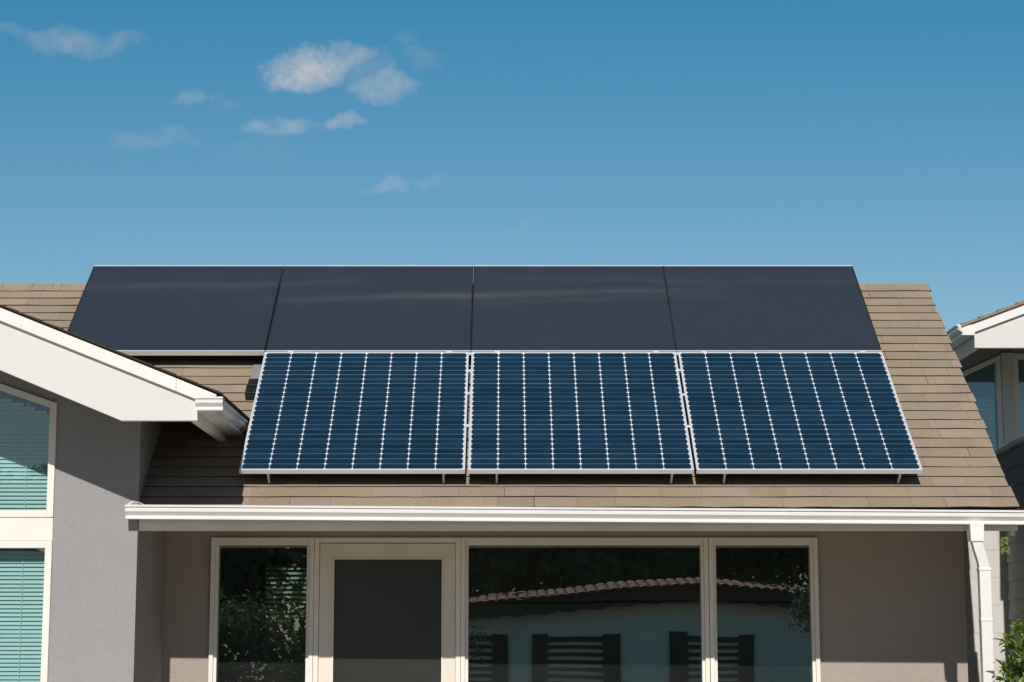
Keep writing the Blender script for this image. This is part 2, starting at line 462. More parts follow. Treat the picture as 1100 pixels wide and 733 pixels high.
# roof : stepped courses, cut edges, ridge caps
rf = MB()
def course_block(x0, x1, first, seed):
    r = random.Random(seed)
    nx = max(2, int((x1-x0)/.16)); xs = [x0 + (x1-x0)*i/nx for i in range(nx+1)]
    for i in range(first, NC):
        s0, s1 = i*EXPO, (i+1)*EXPO
        sb = [s0 + r.uniform(-.0022, .0022) + .0015*math.sin(x*2.1+i) for x in xs]
        hb = [.0110 + r.uniform(-.0022, .0025) for x in xs]
        e0, e1 = (r.uniform(-.013, .006) if abs(x1-RAKE) < 1e-6 else 0), 0
        for k in range(nx):
            xa, xb = xs[k], xs[k+1]
            if k == nx-1: xb += e0
            A = roof_pt(xa, sb[k], hb[k]); B = roof_pt(xb, sb[k+1], hb[k+1])
            C_ = roof_pt(xb, s1+.012, .002); D = roof_pt(xa, s1+.012, .002)
            rf.quad([A, B, C_, D], 0, [(xa, s0+.001), (xb, s0+.001), (xb, s1-.001), (xa, s1-.001)])
            A2 = roof_pt(xa, sb[k]+.003, -.002); B2 = roof_pt(xb, sb[k+1]+.003, -.002)
            rf.quad([A2, B2, B, A], 1, [(xa, s0)]*4)
        xe = xs[-1] + e0
        rf.quad([roof_pt(xe, sb[-1], hb[-1]), roof_pt(xe, sb[-1], -.002), roof_pt(xe, s1+.012, -.002), roof_pt(xe, s1+.012, .002)], 1, [(xe, s0)]*4)
course_block(WX+.003, RAKE, 0, 5)
course_block(-8.2, WX+.003, 9, 6)
# deck under the shingles, and the rear slope
BSL = RY + (RY-EY)
rf.prism([(EY+.02, EZ-.004+.0), (RY, RZ-.02), (BSL, EZ-.01), (BSL, EZ-.05), (RY, RZ-.07), (EY+.02, EZ-.05)], WX+.003, RAKE-.012, 'x', 1)
rf.prism([(EY+1.0, EZ+1.0*TS-.02), (RY, RZ-.02), (BSL, EZ-.01), (BSL, EZ-.05), (RY, RZ-.07), (EY+1.0, EZ+1.0*TS-.06)], -8.2, WX+.003, 'x', 1)
rf.quad([(-8.2, RY, RZ), (RAKE, RY, RZ), (RAKE, BSL, EZ), (-8.2, BSL, EZ)], 0, [(0,LEN),(11,LEN),(11,0),(0,0)])
roof = part(rf, 'roof', [M['shingle'], M['butt']], recalc=False)
# ridge caps : each laps the next
rc = MB(); r = random.Random(4); x = -8.2; CW = .235
while x < RAKE-.01:
    x1 = min(x + CW*1.02, RAKE+.004)
    lift0, lift1 = .004 + r.uniform(0, .002), .010 + r.uniform(0, .003)
    wd = .115
    def cp(xx, side, off, h):
        d = off
        return (xx, RY + side*d*CS, RZ - d*SS + h)
    sk = r.uniform(-.012, .012)
    for side in (-1, 1):
        pts = [cp(x, side, wd, lift0), cp(x1+sk, side, wd, lift1), cp(x1, side, .012, lift1+.004), cp(x, side, .012, lift0+.004)]
        uo = r.uniform(0, 50)
        rc.quad(pts if side < 0 else pts[::-1], 0, [(uo+.05,.03),(uo+.25,.03),(uo+.25,.11),(uo+.05,.11)])
        e = [cp(x, side, wd, lift0-.012), cp(x1+sk, side, wd, lift1-.014), cp(x1+sk, side, wd, lift1), cp(x, side, wd, lift0)]
        rc.quad(e, 1, [(0,0)]*4)
        e = [cp(x1+sk, side, wd, lift1-.014), cp(x1+sk, side, wd, lift1), cp(x1, side, .012, lift1+.004), cp(x1, side, .012, lift1-.012)]
        rc.quad(e, 1, [(0,0)]*4)
    rc.quad([cp(x, -1, .012, lift0+.004), cp(x1, -1, .012, lift1+.004), cp(x1, 1, .012, lift1+.004), cp(x, 1, .012, lift0+.004)], 0, [(uo+.05,.1),(uo+.25,.1),(uo+.25,.11),(uo+.05,.11)])
    x += CW
part(rc, 'ridge_cap', [M['shingle'], M['butt']], roof, recalc=False)
# eave drip edge, fascia, soffit, rake board
fa = MB(); fa.box(WX+.004, RAKE-.005, 12.985, 13.02, 2.250, 2.375); part(fa, 'fascia', M['fascia'], bevel=.003)
sf = MB(); sf.box(WX+.004, RAKE-.02, 13.021, WALLY-.002, 2.318, 2.334); part(sf, 'soffit', M['fascia'])
rb = MB(); rb.prism([(13.03, 2.33), (RY, RZ-.072), (BSL-.05, 2.33), (BSL-.05, 2.22), (RY, RZ-.20), (13.03, 2.22)], RAKE-.045, RAKE-.015, 'x')
part(rb, 'rake_board', M['fascia'])

# box gutter profile: o = outward, z = up (metres)
GP = [(0,.000),(0,-.088),(.052,-.088),(.070,-.088),(.0715,-.077),(.0645,-.073),(.066,-.066),(.090,-.040),(.0925,-.020),(.0885,-.0125),(.0885,-.0135),(.1005,-.011),(.1015,.0),(.090,.003),(.087,-.003),(.086,-.012),(.062,-.066),(.05,-.080),(.008,-.080),(.008,.000)]
def gutter_along(mb, P0, P1, out, scale=1.0, zdrop=0.0):
    P0, P1 = Vector(P0), Vector(P1); out = Vector(out); n = len(GP); b = len(mb.v)
    for P in (P0, P1):
        for (o, z) in GP: mb.v.append(tuple(P + out*o*scale + Vector((0,0,z*scale))))
    for i in range(n):
        j = (i+1) % n
        mb.f.append((b+i, b+j, b+n+j, b+n+i)); mb.m.append(0)
    d = (P1-P0).normalized()
    solid = GP[:14]                       # end caps
    for P, s in ((P0, -1), (P1, 1)):
        b2 = len(mb.v)
        for off in (0, .004):
            for (o, z) in solid: mb.v.append(tuple(P + d*s*off + out*o*scale + Vector((0,0,z*scale))))
        k = len(solid)
        mb.f.append(tuple(b2+i for i in range(k))); mb.m.append(0)
        mb.f.append(tuple(b2+k+i for i in reversed(range(k)))); mb.m.append(0)
        for i in range(k):
            j = (i+1) % k
            mb.f.append((b2+i, b2+j, b2+k+j, b2+k+i)); mb.m.append(0)
gu = MB(); gutter_along(gu, (-2.445, 12.955, 2.409), (3.41, 12.955, 2.372), (0,-1,0), 1.0)
gut = part(gu, 'gutter', M['gutter'])
# joint strap by the outlet and a hanger end at the left cap
hk = MB(); hk.tube([(-2.43,12.86,2.412),(-2.40,12.88,2.432),(-2.37,12.93,2.428),(-2.34,12.965,2.412)], [.005]*4, 6); part(hk, 'hanger', M['gutter'], gut)
# downspout: outlet, elbow, pipe with bands
ds = MB()
def sq(cx, cy, z, wx, wy): return [(cx-wx, cy-wy, z), (cx+wx, cy-wy, z), (cx+wx, cy+wy, z), (cx-wx, cy+wy, z)]
def loft(mb, rings):
    b = len(mb.v)
    for r_ in rings: mb.v += r_
    for i in range(len(rings)-1):
        for k in range(4):
            k2 = (k+1) % 4
            mb.f.append((b+4*i+k, b+4*i+k2, b+4*i+4+k2, b+4*i+4+k)); mb.m.append(0)
    mb.f.append((b+3,b+2,b+1,b)); mb.m.append(0); e = b+4*(len(rings)-1); mb.f.append((e,e+1,e+2,e+3)); mb.m.append(0)
loft(ds, [sq(3.046,12.905,2.292,.047,.042), sq(3.046,12.905,2.270,.045,.04), sq(3.046,12.905,2.175,.043,.039)])
loft(ds, [sq(3.048,12.906,2.176,.034,.031), sq(3.056,12.91,2.14,.034,.031), sq(3.084,12.92,2.045,.033,.03), sq(3.094,12.925,2.0,.034,.031), sq(3.094,12.925,1.985,.034,.031)])
loft(ds, [sq(3.094,12.925,2.008,.041,.037), sq(3.094,12.925,1.988,.041,.037)])
loft(ds, [sq(3.094,12.925,1.989,.037,.033), sq(3.094,12.925,.06,.037,.033)])
loft(ds, [sq(3.094,12.925,1.685,.0395,.0355), sq(3.094,12.925,1.665,.0395,.0355)])
part(ds, 'downspout', M['gutter'], gut, bevel=.004)

# ---- long window and door assembly in the main wall (frames proud of the wall)
def window_frame(x0, x1, z0, z1, y, fw, fd, mat, name, parent, steps=True, sides=(1,1,1,1)):
    """stepped vinyl frame: outer flange and an inner sash ring"""
    mb = MB()
    l, rr_, bt, tp = [fw*s for s in sides]
    mb.box(x0, x0+l, y, y+fd, z0, z1); mb.box(x1-rr_, x1, y, y+fd, z0, z1)
    mb.box(x0+l, x1-rr_, y+.001, y+fd-.001, z1-tp, z1-.0005); mb.box(x0+l, x1-rr_, y+.001, y+fd-.001, z0+.0005, z0+bt)
    if steps:
        s = .022; a, b_, c_, d_ = x0+l, x1-rr_, z0+bt, z1-tp
        yy = y+.022
        mb.box(a, a+s, yy, y+fd-.004, c_, d_); mb.box(b_-s, b_, yy, y+fd-.004, c_, d_)
        mb.box(a+s, b_-s, yy+.001, y+fd-.005, d_-s, d_); mb.box(a+s, b_-s, yy+.001, y+fd-.005, c_, c_+s)
    return part(mb, name, mat, parent, bevel=.003)
def pane(x0, x1, z0, z1, y, mat, parent, name='glass', th=.006):
    mb = MB(); mb.quad([(x0,y,z0),(x1,y,z0),(x1,y,z1),(x0,y,z1)]); return part(mb, name, mat, parent)
FY = WALLY - .03
def part_empty(name, parent):
    return empty(name, (0,0,0), parent)
def add_window(x0, x1, z0, z1):
    w_ = window_frame(x0, x1, z0, z1, FY, .030, .12, M['frame_w'], 'window', house)
    pane(x0+.045, x1-.045, z0+.045, z1-.045, FY+.065, M['glass'], w_)
    return w_
wz0, wz1 = .14, 2.262
add_window(-2.058, -1.335, wz0, wz1)
add_window(-.305, 1.428, wz0, wz1)
add_window(1.432, 2.196, wz0, wz1)
# door: jambs, leaf, screen
dj = window_frame(-1.333, -.307, .06, wz1, FY+.002, .035, .12, M['frame_w'], 'door_frame', house, steps=False)
dl = MB(); dy0, dy1 = FY+.016, FY+.066
dx0, dx1, dz0, dz1 = -1.296, -.344, .07, 2.222
gx0, gx1, gz0, gz1 = -1.203, -.430, .35, 2.120
dl.box(dx0, gx0, dy0, dy1, dz0, dz1); dl.box(gx1, dx1, dy0, dy1, dz0, dz1)
dl.box(gx0, gx1, dy0+.0006, dy1, gz1, dz1-.0004); dl.box(gx0, gx1, dy0+.0006, dy1, dz0+.0004, gz0)
door = part(dl, 'door', M['beige'], bevel=.003)
sm = MB(); q = .010
for a, b_, c_, d_ in ((gx0,gx0+q,gz0,gz1),(gx1-q,gx1,gz0,gz1),(gx0+q,gx1-q,gz1-q,gz1),(gx0+q,gx1-q,gz0,gz0+q)):
    sm.box(a, b_, dy0-.006, dy0+.012, c_, d_)
part(sm, 'glazing_bead', M['frame_w'], door)
pane(gx0+q, gx1-q, gz0+q, gz1-q, dy0+.01, M['screen'], door, 'screen')
hd = MB(); hd.box(-.40,-.375, dy0-.012, dy0, .95, 1.12); hd.tube([(-.387,dy0-.01,1.06),(-.387,dy0-.055,1.06),(-.48,dy0-.06,1.06)], [.010,.010,.009], 8)
part(hd, 'handle', M['alu_grey'], door)

# ---- left wing: gable wall, windows, roof, barge board, gutter
GS = .40                                    # gable pitch
def gz(x): return 3.075 + GS*(-1.79 - x) if x >= -4.9 else 3.075 + GS*(-1.79 + 9.8 + x)
RXG = -4.9
wg = MB(); T = .12
WO0, WO1, WOB, WOT = -3.95, -2.935, .45, 3.085
def wt(x): return WOT + .345*(WO1 - x)
top = lambda x: gz(x) - .07
wg.prism([(WO1,0),(WX,0),(WX,top(WX)),(WO1,top(WO1))], WINGY, WINGY+T)
wg.prism([(WO0,wt(WO0)),(WO1,wt(WO1)),(WO1,top(WO1)),(WO0,top(WO0))], WINGY, WINGY+T)
wg.prism([(WO0,0),(WO1,0),(WO1,WOB),(WO0,WOB)], WINGY, WINGY+T)
wg.prism([(-7.6,0),(WO0,0),(WO0,top(WO0)),(RXG,top(RXG)),(-7.6,top(-7.6))], WINGY, WINGY+T)
wg.prism([(WINGY+T,0),(14.049,0),(14.049,2.34),(16.2,2.34),(16.2,4.0),(14.9,top(WX)),(WINGY+T,top(WX))], WX-.12, WX, 'x')
wg.box(-7.6, -7.48, WINGY+T, 16.2, 0, top(-7.6))
part(wg, 'gable_wall', M['stucco_grey'])
iw2 = MB(); iw2.box(-7.4, WX-.13, 14.9, 15.0, 0, 3.45); part(iw2, 'interior_wall', M['interior'])

def wing_window(zlo, zhi_r, sloped):
    y0, y1 = WINGY-.018, WINGY+.07; fw = .045
    zt = (lambda x: zhi_r + .345*(WO1 - x)) if sloped else (lambda x: zhi_r)
    mb = MB(); x0, x1 = WO0, WO1
    mb.prism([(x1-fw, zlo), (x1, zlo), (x1, zt(x1)), (x1-fw, zt(x1-fw))], y0, y1)
    mb.prism([(x0, zlo), (x0+fw, zlo), (x0+fw, zt(x0+fw)), (x0, zt(x0))], y0, y1)
    mb.prism([(x0+fw, zlo), (x1-fw, zlo), (x1-fw, zlo+fw), (x0+fw, zlo+fw)], y0+.001, y1)
    mb.prism([(x0+fw, zt(x0+fw)-fw), (x1-fw, zt(x1-fw)-fw), (x1-fw, zt(x1-fw)-.0005), (x0+fw, zt(x0+fw)-.0005)], y0+.001, y1)
    w_ = part(mb, 'wing_window', M['frame_w'], bevel=.003)
    gq = MB(); a, b_ = x0+fw-.004, x1-fw+.004
    gq.quad([(a, WINGY+.03, zlo+fw-.004), (b_, WINGY+.03, zlo+fw-.004), (b_, WINGY+.03, zt(b_)-fw+.004), (a, WINGY+.03, zt(a)-fw+.004)])
    part(gq, 'glass', M['glass_teal'], w_)
    # blind: tilted slats, ladder cord
    bb = MB(); z = zlo+fw+.01; yb = WINGY+.10
    while z < zt(x0+fw)-fw-.01:
        xr = x1-fw-.006
        if sloped and z > zt(x1)-fw-.02: xr = x1 - fw - .006 - (z-(zt(x1)-fw-.02))/.345
        if xr > x0+fw+.05:
            jit = rnd.uniform(-.0012, .0012)
            bb.quad([(x0+fw+.006, yb-.007, z-.0128+jit), (xr, yb-.007, z-.0128+jit), (xr, yb+.007, z+.0128), (x0+fw+.006, yb+.007, z+.0128)])
        z += .0268
    for xc in (-3.145, -3.62):
        bb.box(xc-.0025, xc+.0025, yb-.012, yb-.009, zlo+fw, zt(xc)-fw-.01)
    part(bb, 'blind', M['blind'], w_)
    return w_
wing_window(2.336, WOT, True)
wing_window(WOB, 2.182, False)
sp = MB(); sp.box(WO0, WO1, WINGY-.010, WINGY+.06, 2.1835, 2.3345); part(sp, 'window_spandrel', M['frame_w'], bevel=.003)

BY = 12.35
def mirror(poly): return [(2*RXG - x, z) for x, z in poly][::-1]
bb = MB()
zb = lambda x: 2.897 + .414*(-2.39 - x)
ztop = lambda x: 2.985 + GS*(-1.80 - x)
pl = [(-2.39, 2.897), (-1.915, 2.897), (-1.915, ztop(-1.915)), (RXG, ztop(RXG)), (RXG, zb(RXG))]
bb.prism(pl, BY, BY+.045); bb.prism(mirror(pl), BY, BY+.045)
barge = part(bb, 'barge_board', M['white_board'], bevel=.004)
tr = MB()
tq = lambda x: 3.062 + GS*(-1.80 - x)
pl = [(-1.835, tq(-1.835)-.082), (-1.795, tq(-1.795)-.002), (-2.05, tq(-2.05)), (-2.05, tq(-2.05)-.082)]
tr.prism(pl, BY-.024, BY-.001)
pl = [(-2.051, tq(-2.051)-.082), (-2.051, tq(-2.051)), (RXG, tq(RXG)), (RXG, tq(RXG)-.082)]
tr.prism(pl, BY-.024, BY-.001); tr.prism(mirror(pl), BY-.024, BY-.001)
part(tr, 'barge_trim', M['white'], barge, bevel=.003)
gr = MB()
def yv(x): return 13.09 + (gz(x) - 2.492)/TS          # where the wing roof dies into the main roof
for sgn in (1, -1):
    fx = (lambda x: x) if sgn > 0 else (lambda x: 2*RXG - x)
    N = 22
    for i in range(N):
        xa = -1.775 - (RXG*-1-1.775)*i/N; xb = -1.775 - (-RXG-1.775)*(i+1)/N
        za, zb_ = gz(xa), gz(xb)
        ya, yb_ = yv(xa), yv(xb)
        lift = .009
        P = [(fx(xa), BY-.04, za+lift), (fx(xb), BY-.04, zb_+.002), (fx(xb), yb_, zb_+.002), (fx(xa), ya, za+lift)]
        gr.quad(P, 0, [(0,i*EXPO),(0,(i+1)*EXPO-.001),(2,(i+1)*EXPO-.001),(2,i*EXPO)])
        gr.quad([(fx(xa), BY-.04, za-.005), (fx(xb), BY-.04, zb_-.005), (fx(xb), BY-.04, zb_+.002), (fx(xa), BY-.04, za+lift)], 1, [(0,0)]*4)
        gr.quad([(fx(xa), BY-.04, za-.005), (fx(xa), BY-.04, za+lift), (fx(xa), ya, za+lift), (fx(xa), ya, za-.005)], 1, [(0,0)]*4)
        gr.quad([(fx(xa), BY-.04, za-.005), (fx(xa), ya, za-.005), (fx(xb), yb_, zb_-.005), (fx(xb), BY-.04, zb_-.005)], 2, [(0,0)]*4)
part(gr, 'gable_roof', [M['shingle'], M['butt'], M['dark_wood']], recalc=False)
wf = MB(); wf.prism([(-1.965,2.897),(-1.917,2.897),(-1.917,3.045),(-1.965,3.06)], BY+.046, 13.95); part(wf, 'eave_board', M['fascia'], bevel=.003)
wgut = MB(); gutter_along(wgut, (-1.914, BY-.005, 3.032), (-1.914, 13.80, 3.028), (1,0,0), 1.55)
# keep the gutter's height true while its width is the wider wing size
for i, (x, y, z) in enumerate(wgut.v): wgut.v[i] = (x, y, 3.032 + (z-3.032)/1.55*.92)
n0 = len(wgut.v)
gutter_along(wgut, (-1.914, BY-.006, 3.036), (-1.752, BY-.006, 3.036), (0,-1,0), .92)
part(wgut, 'wing_gutter', M['gutter'])

# ------------------------------------------------------------------ solar panels
PY, PZ = 13.066, 2.656
PW, GAPX = 1.486, .018
def frame_ring(mb, x0, x1, y0, y1, wbar, zt, zb, mi=0):
    mb.box(x0, x0+wbar, y0, y1, zb, zt, mi); mb.box(x1-wbar, x1, y0, y1, zb, zt, mi)
    mb.box(x0+wbar, x1-wbar, y0, y0+wbar, zb, zt-.0004, mi); mb.box(x0+wbar, x1-wbar, y1-wbar, y1, zb, zt-.0004, mi)
LL = 1.602; FB = .011
CW_, CH_ = (PW-2*FB-.006)/8, (LL-2*FB-.008)/25
M['cells'] = cell_mat(CW_, CH_)
def make_cell_panel():
    root = empty('solar_panel', (0,0,0), rot=(SLOPE,0,0))
    fr = MB(); frame_ring(fr, -PW/2, PW/2, 0, LL, FB, 0, -.034); fr.build('frame', M['alu'], root, bevel=.0015)
    c = MB(); a, b_ = -PW/2+FB, PW/2-FB
    c.box(a, b_, FB, LL-FB, -.030, -.0045)
    uvs = [(a, FB), (b_, FB), (b_, LL-FB), (a, LL-FB)]
    c.uv[1] = [(x - a - .003, y - FB - .004) for x, y in uvs]
    c.m = [1]*6; c.m[1] = 0
    c.build('cell_sheet', [M['cells'], M['black']], root, recalc=False)
    for x in (-.555, .60):
        k = MB()
        k.prism([(.004,-.0345),(.050,-.0345),(.050,-.143),(.040,-.143),(.004,-.055)], x-.006, x+.006, 'x')
        k.box(x+.0065, x+.022, .004, .05, -.0385, -.0345)
        k.build('bracket', M['alu_grey'], root)
    for x in (-.555, .60):
        k = MB(); k.box(x-.022, x+.022, LL-.004, LL+.010, -.012, .004); k.build('top_clip', M['alu'], root, bevel=.0015)
    # support rails lying on the roof under the panel
    for y in (.32, 1.30):
        k = MB(); k.box(-PW/2+.01, PW/2-.01, y-.02, y+.02, -.085, -.041); k.build('rail', M['black_frame'], root)
    return root
lab_low = ['leftmost blue solar panel with white cell lines above the gutter',
           'middle blue solar panel with white cell lines, between two like it',
           'rightmost blue solar panel with white cell lines, nearest the roof end']
proto = make_cell_panel()
xs_low = [-1.003, .503, 2.006]
lows = []
for i, xc in enumerate(xs_low):
    o = proto if i == 0 else copy_tree(proto)
    o.location = (xc, PY, PZ); lows.append(o)
    tag(o, lab_low[i], 'solar panel', 'blue solar panels in the lower row')
for i, ys in ((0, (1.575, 1.32, 1.0, .56)), (1, (1.575, 1.33, .98, .55))):
    for y in ys:                                # clamps bridging the gap to the right-hand neighbour
        k = MB(); k.box(PW/2-.006, PW/2+GAPX+.012, y-.013, y+.013, -.004, .0035); k.build('clamp', M['alu'], lows[i], bevel=.001)

UL_ = 1.404; US0 = 1.618
def make_black_panel():
    root = empty('dark_solar_panel', (0,0,0), rot=(SLOPE,0,0)); w2 = 1.496/2
    fr = MB()
    fr.box(-w2, w2, 0, .009, -.040, 0); fr.build('bottom_frame', M['alu'], root, bevel=.001)
    fr = MB(); fr.box(-w2, w2, UL_-.012, UL_, -.040, 0); fr.build('top_frame', M['alu'], root, bevel=.001)
    for a, b_ in ((-w2, -w2+.007), (w2-.007, w2)):
        sd = MB(); sd.box(a, b_, .0095, UL_-.0125, -.038, -.001); sd.build('side_frame', M['black_frame'], root)
    c = MB(); c.box(-w2+.0075, w2-.0075, .0095, UL_-.0125, -.034, -.004)
    c.uv[1] = [(-w2,0),(w2,0),(w2,UL_),(-w2,UL_)]
    c.m = [1]*6; c.m[1] = 0
    c.build('panel_face', [M['film'], M['black']], root, recalc=False)
    for y in (.35, 1.05):
        k = MB(); k.box(-w2+.01, w2-.01, y-.02, y+.02, -.085, -.041); k.build('rail', M['black_frame'], root)
    return root
M['film'] = film_mat()
lab_up = ['leftmost smooth charcoal panel in the upper row, partly behind the white gable',
          'smooth charcoal panel of the upper row above the leftmost blue panel',
          'smooth charcoal panel of the upper row above the middle blue panel',
          'rightmost smooth charcoal panel in the upper row, beside bare shingles']
proto = make_black_panel()
for i, xc in enumerate((-2.498, -.995, .505, 2.0025)):
    o = proto if i == 0 else copy_tree(proto)
    o.location = (xc, PY + US0*CS, PZ + US0*SS)
    tag(o, lab_up[i], 'solar panel', 'charcoal solar panels in the upper row')

# junction box by the corner between the rows
jb = empty('junction_box', roof_pt(-1.775, 1.50, .02), rot=(SLOPE,0,0))
tag(jb, 'small dark junction box with flashing between gable and solar panels', 'junction box')
k = MB(); k.box(-.055,.055, .10,.30, -.008,.045); k.box(-.062,.066, .085,.1005, -.01,.05); k.build('flashing', M['flash'], jb, bevel=.006)
k = MB(); k.box(-.062,.05, -.01,.084, -.012,.05); k.box(-.070,.05, -.115,-.011, -.012,.045); k.build('box', M['black'], jb, bevel=.006)
k = MB(); k.box(-.066,.054, -.13,-.116, -.012,.030); k.build('lid', M['black'], jb, bevel=.004)
k = MB(); k.box(-.066,.054,-.035,-.020,.0505,.056); k.build('seam_strip', M['black'], jb, bevel=.002)
k = MB(); k.tube([(.03,.10,.06),(.032,.18,.075),(.03,.26,.07)], [.006]*3, 6); k.build('cable', M['black'], jb)

# ------------------------------------------------------------------ neighbouring wing behind on the right
nb = empty('neighbour_house', (5, 19, 0)); tag(nb, 'pale house behind the roof end with white gable and corner windows', 'house')
HO = Vector((5, 19, 0)); NY = 17.0
nz = lambda x: 4.265 + .373*(x - 3.953)
RXN = 7.2
def mirn(poly): return [(2*RXN - x, z) for x, z in poly][::-1]
b1 = MB(); pl = [(4.06,4.055),(RXN-.01,4.055),(RXN-.01,nz(RXN)-.10),(4.06,nz(4.06)-.10)]
b1.prism(pl, NY, NY+.05); b1.prism(mirn(pl), NY, NY+.05); nbg = part(b1, 'gable_board', M['white_board'], nb, bevel=.004)
b2 = MB(); pl = [(3.985,nz(3.985)-.115),(RXN,nz(RXN)-.115),(RXN,nz(RXN)-.032),(3.955,nz(3.955)-.032)]
b2.prism(pl, NY-.026, NY-.001); b2.prism(mirn(pl), NY-.026, NY-.001); part(b2, 'barge_trim', M['white'], nbg, bevel=.003)
b3 = MB()
for fx in ((lambda x: x), (lambda x: 2*RXN-x)):
    for i in range(20):
        xa = 3.94 + (RXN-3.94)*i/20; xb = 3.94 + (RXN-3.94)*(i+1)/20
        P = [(fx(xa), NY-.045, nz(xa)+.004), (fx(xb), NY-.045, nz(xb)-.008), (fx(xb), 21.5, nz(xb)-.008), (fx(xa), 21.5, nz(xa)+.004)]
        b3.quad(P, 0, [(0,i*EXPO),(0,i*EXPO+.12),(2,i*EXPO+.12),(2,i*EXPO)])
        b3.quad([(fx(xa), NY-.045, nz(xa)-.028), (fx(xb), NY-.045, nz(xb)-.028), (fx(xb), NY-.045, nz(xb)-.008), (fx(xa), NY-.045, nz(xa)+.004)], 0, [(0,i*EXPO),(.16,i*EXPO),(.16,i*EXPO+.02),(0,i*EXPO+.02)])
        b3.quad([(fx(xa), NY-.045, nz(xa)-.028), (fx(xa), 21.5, nz(xa)-.028), (fx(xb), 21.5, nz(xb)-.028), (fx(xb), NY-.045, nz(xb)-.028)], 1, [(0,0)]*4)
        b3.quad([(fx(xa), NY-.045, nz(xa)-.028), (fx(xa), NY-.045, nz(xa)+.004), (fx(xa), 21.5, nz(xa)+.004), (fx(xa), 21.5, nz(xa)-.028)], 1, [(0,0)]*4)
part(b3, 'roof', [M['shingle'], M['dark_wood']], nb, recalc=False)
b4 = MB(); gutter_along(b4, (4.058, NY-.03, 4.252), (4.058, 21.4, 4.248), (-1,0,0), 1.6)
for i, (x, y, z) in enumerate(b4.v): b4.v[i] = (x, y, 4.252 + (z-4.252)/1.6)
part(b4, 'gutter', M['gutter'], nb)
b5 = MB(); b5.box(4.062, 4.11, NY+.051, 21.4, 4.056, 4.22); part(b5, 'eave_board', M['fascia'], nb, bevel=.003)
NWY = 18.1
b6 = MB(); WL = 4.02
b6.prism([(3.72,0),(8,0),(8,2.9),(3.72,2.9)], NWY, NWY+.12)
zh = lambda x: 4.165 + .445*(x - 4.567)
b6.prism([(4.06,zh(4.06)+.002),(4.56,zh(4.56)+.002),(4.56,4.5),(4.30,4.36),(4.06,4.29)], NWY+.01, NWY+.12)
b6.prism([(4.561,4.175),(8,4.175),(8,5.2),(6,5.0),(4.561,4.46)], NWY+.01, NWY+.12)
b6.box(6.3, 8, NWY, NWY+.12, 2.9, 4.17)
part(b6, 'wall', M['siding'], nb)
b6 = MB(); b6.prism([(4.06,0),(8,0),(8,5.0),(7.2,5.35),(4.06,4.22)], 19.2, 19.3); part(b6, 'interior_wall', M['interior'], nb)
pst = MB(); pst.box(4.555, 4.668, NWY-.03, NWY+.10, 2.85, 4.174); part(pst, 'corner_post', M['white_board'], nb, bevel=.004)
def nwin(x0, x1, sl):
    mb = MB(); f = .045; y0, y1 = NWY-.01, NWY+.07; z0 = 2.9
    zt = (lambda x: zh(x)) if sl else (lambda x: 4.172)
    mb.prism([(x0,z0),(x0+f,z0),(x0+f,zt(x0+f)),(x0,zt(x0))], y0, y1); mb.prism([(x1-f,z0),(x1,z0),(x1,zt(x1)),(x1-f,zt(x1-f))], y0, y1)
    mb.prism([(x0+f,zt(x0+f)-f*1.1),(x1-f,zt(x1-f)-f*1.1),(x1-f,zt(x1-f)-.001),(x0+f,zt(x0+f)-.001)], y0+.001, y1)
    mb.box(x0+f, x1-f, y0+.001, y1, z0, z0+f)
    w_ = part(mb, 'corner_window', M['frame_w'], nb, bevel=.003)
    q = MB(); q.quad([(x0+f,y0+.045,z0+f),(x1-f,y0+.045,z0+f),(x1-f,y0+.045,zt(x1-f)-f),(x0+f,y0+.045,zt(x0+f)-f)]); part(q, 'glass', M['glass_blue'], w_)
    bl_ = MB(); z = z0+f
    while z < 3.76:
        bl_.quad([(x0+f,NWY+.10,z-.018),(x1-f,NWY+.10,z-.018),(x1-f,NWY+.122,z+.018),(x0+f,NWY+.122,z+.018)]); z += .040
    part(bl_, 'blind', M['blind'], w_)
nwin(3.80, 4.554, True); nwin(4.669, 6.3, False)
# flank wall running back to it, lap boards and a white cap
fx_ = 3.66
b7 = MB()
nlap = 22; zt_ = 2.915
for i in range(nlap):
    z0 = zt_ - (i+1)*.135; z1 = zt_ - i*.135
    if z1 <= 0: break
    z0 = max(z0, 0)
    b7.prism([(fx_-.014, z0), (fx_-.002, z1), (fx_+.06, z1), (fx_+.06, z0)], 13.19, NWY-.03, 'y')
b7.box(fx_-.020, fx_+.07, 13.15, 13.189, 0, zt_)
b7.v = [(x + .07*(y-14.5), y, z) for x, y, z in b7.v]
part(b7, 'flank_siding', M['siding'], nb)
b8 = MB(); b8.box(fx_-.04, fx_+.10, 13.17, NWY-.03, zt_+.001, zt_+.032); b8.v = [(x + .07*(y-14.5), y, z) for x, y, z in b8.v]; part(b8, 'flank_cap', M['white_board'], nb, bevel=.004)

# painted block wall between the two
bw = MB(); bw.box(3.235, 3.69, 14.58, 14.78, 0, 2.42)
tag(bw.build('block_wall', M['block'], bevel=.006), 'narrow pale painted block wall beside the downspout', 'wall')

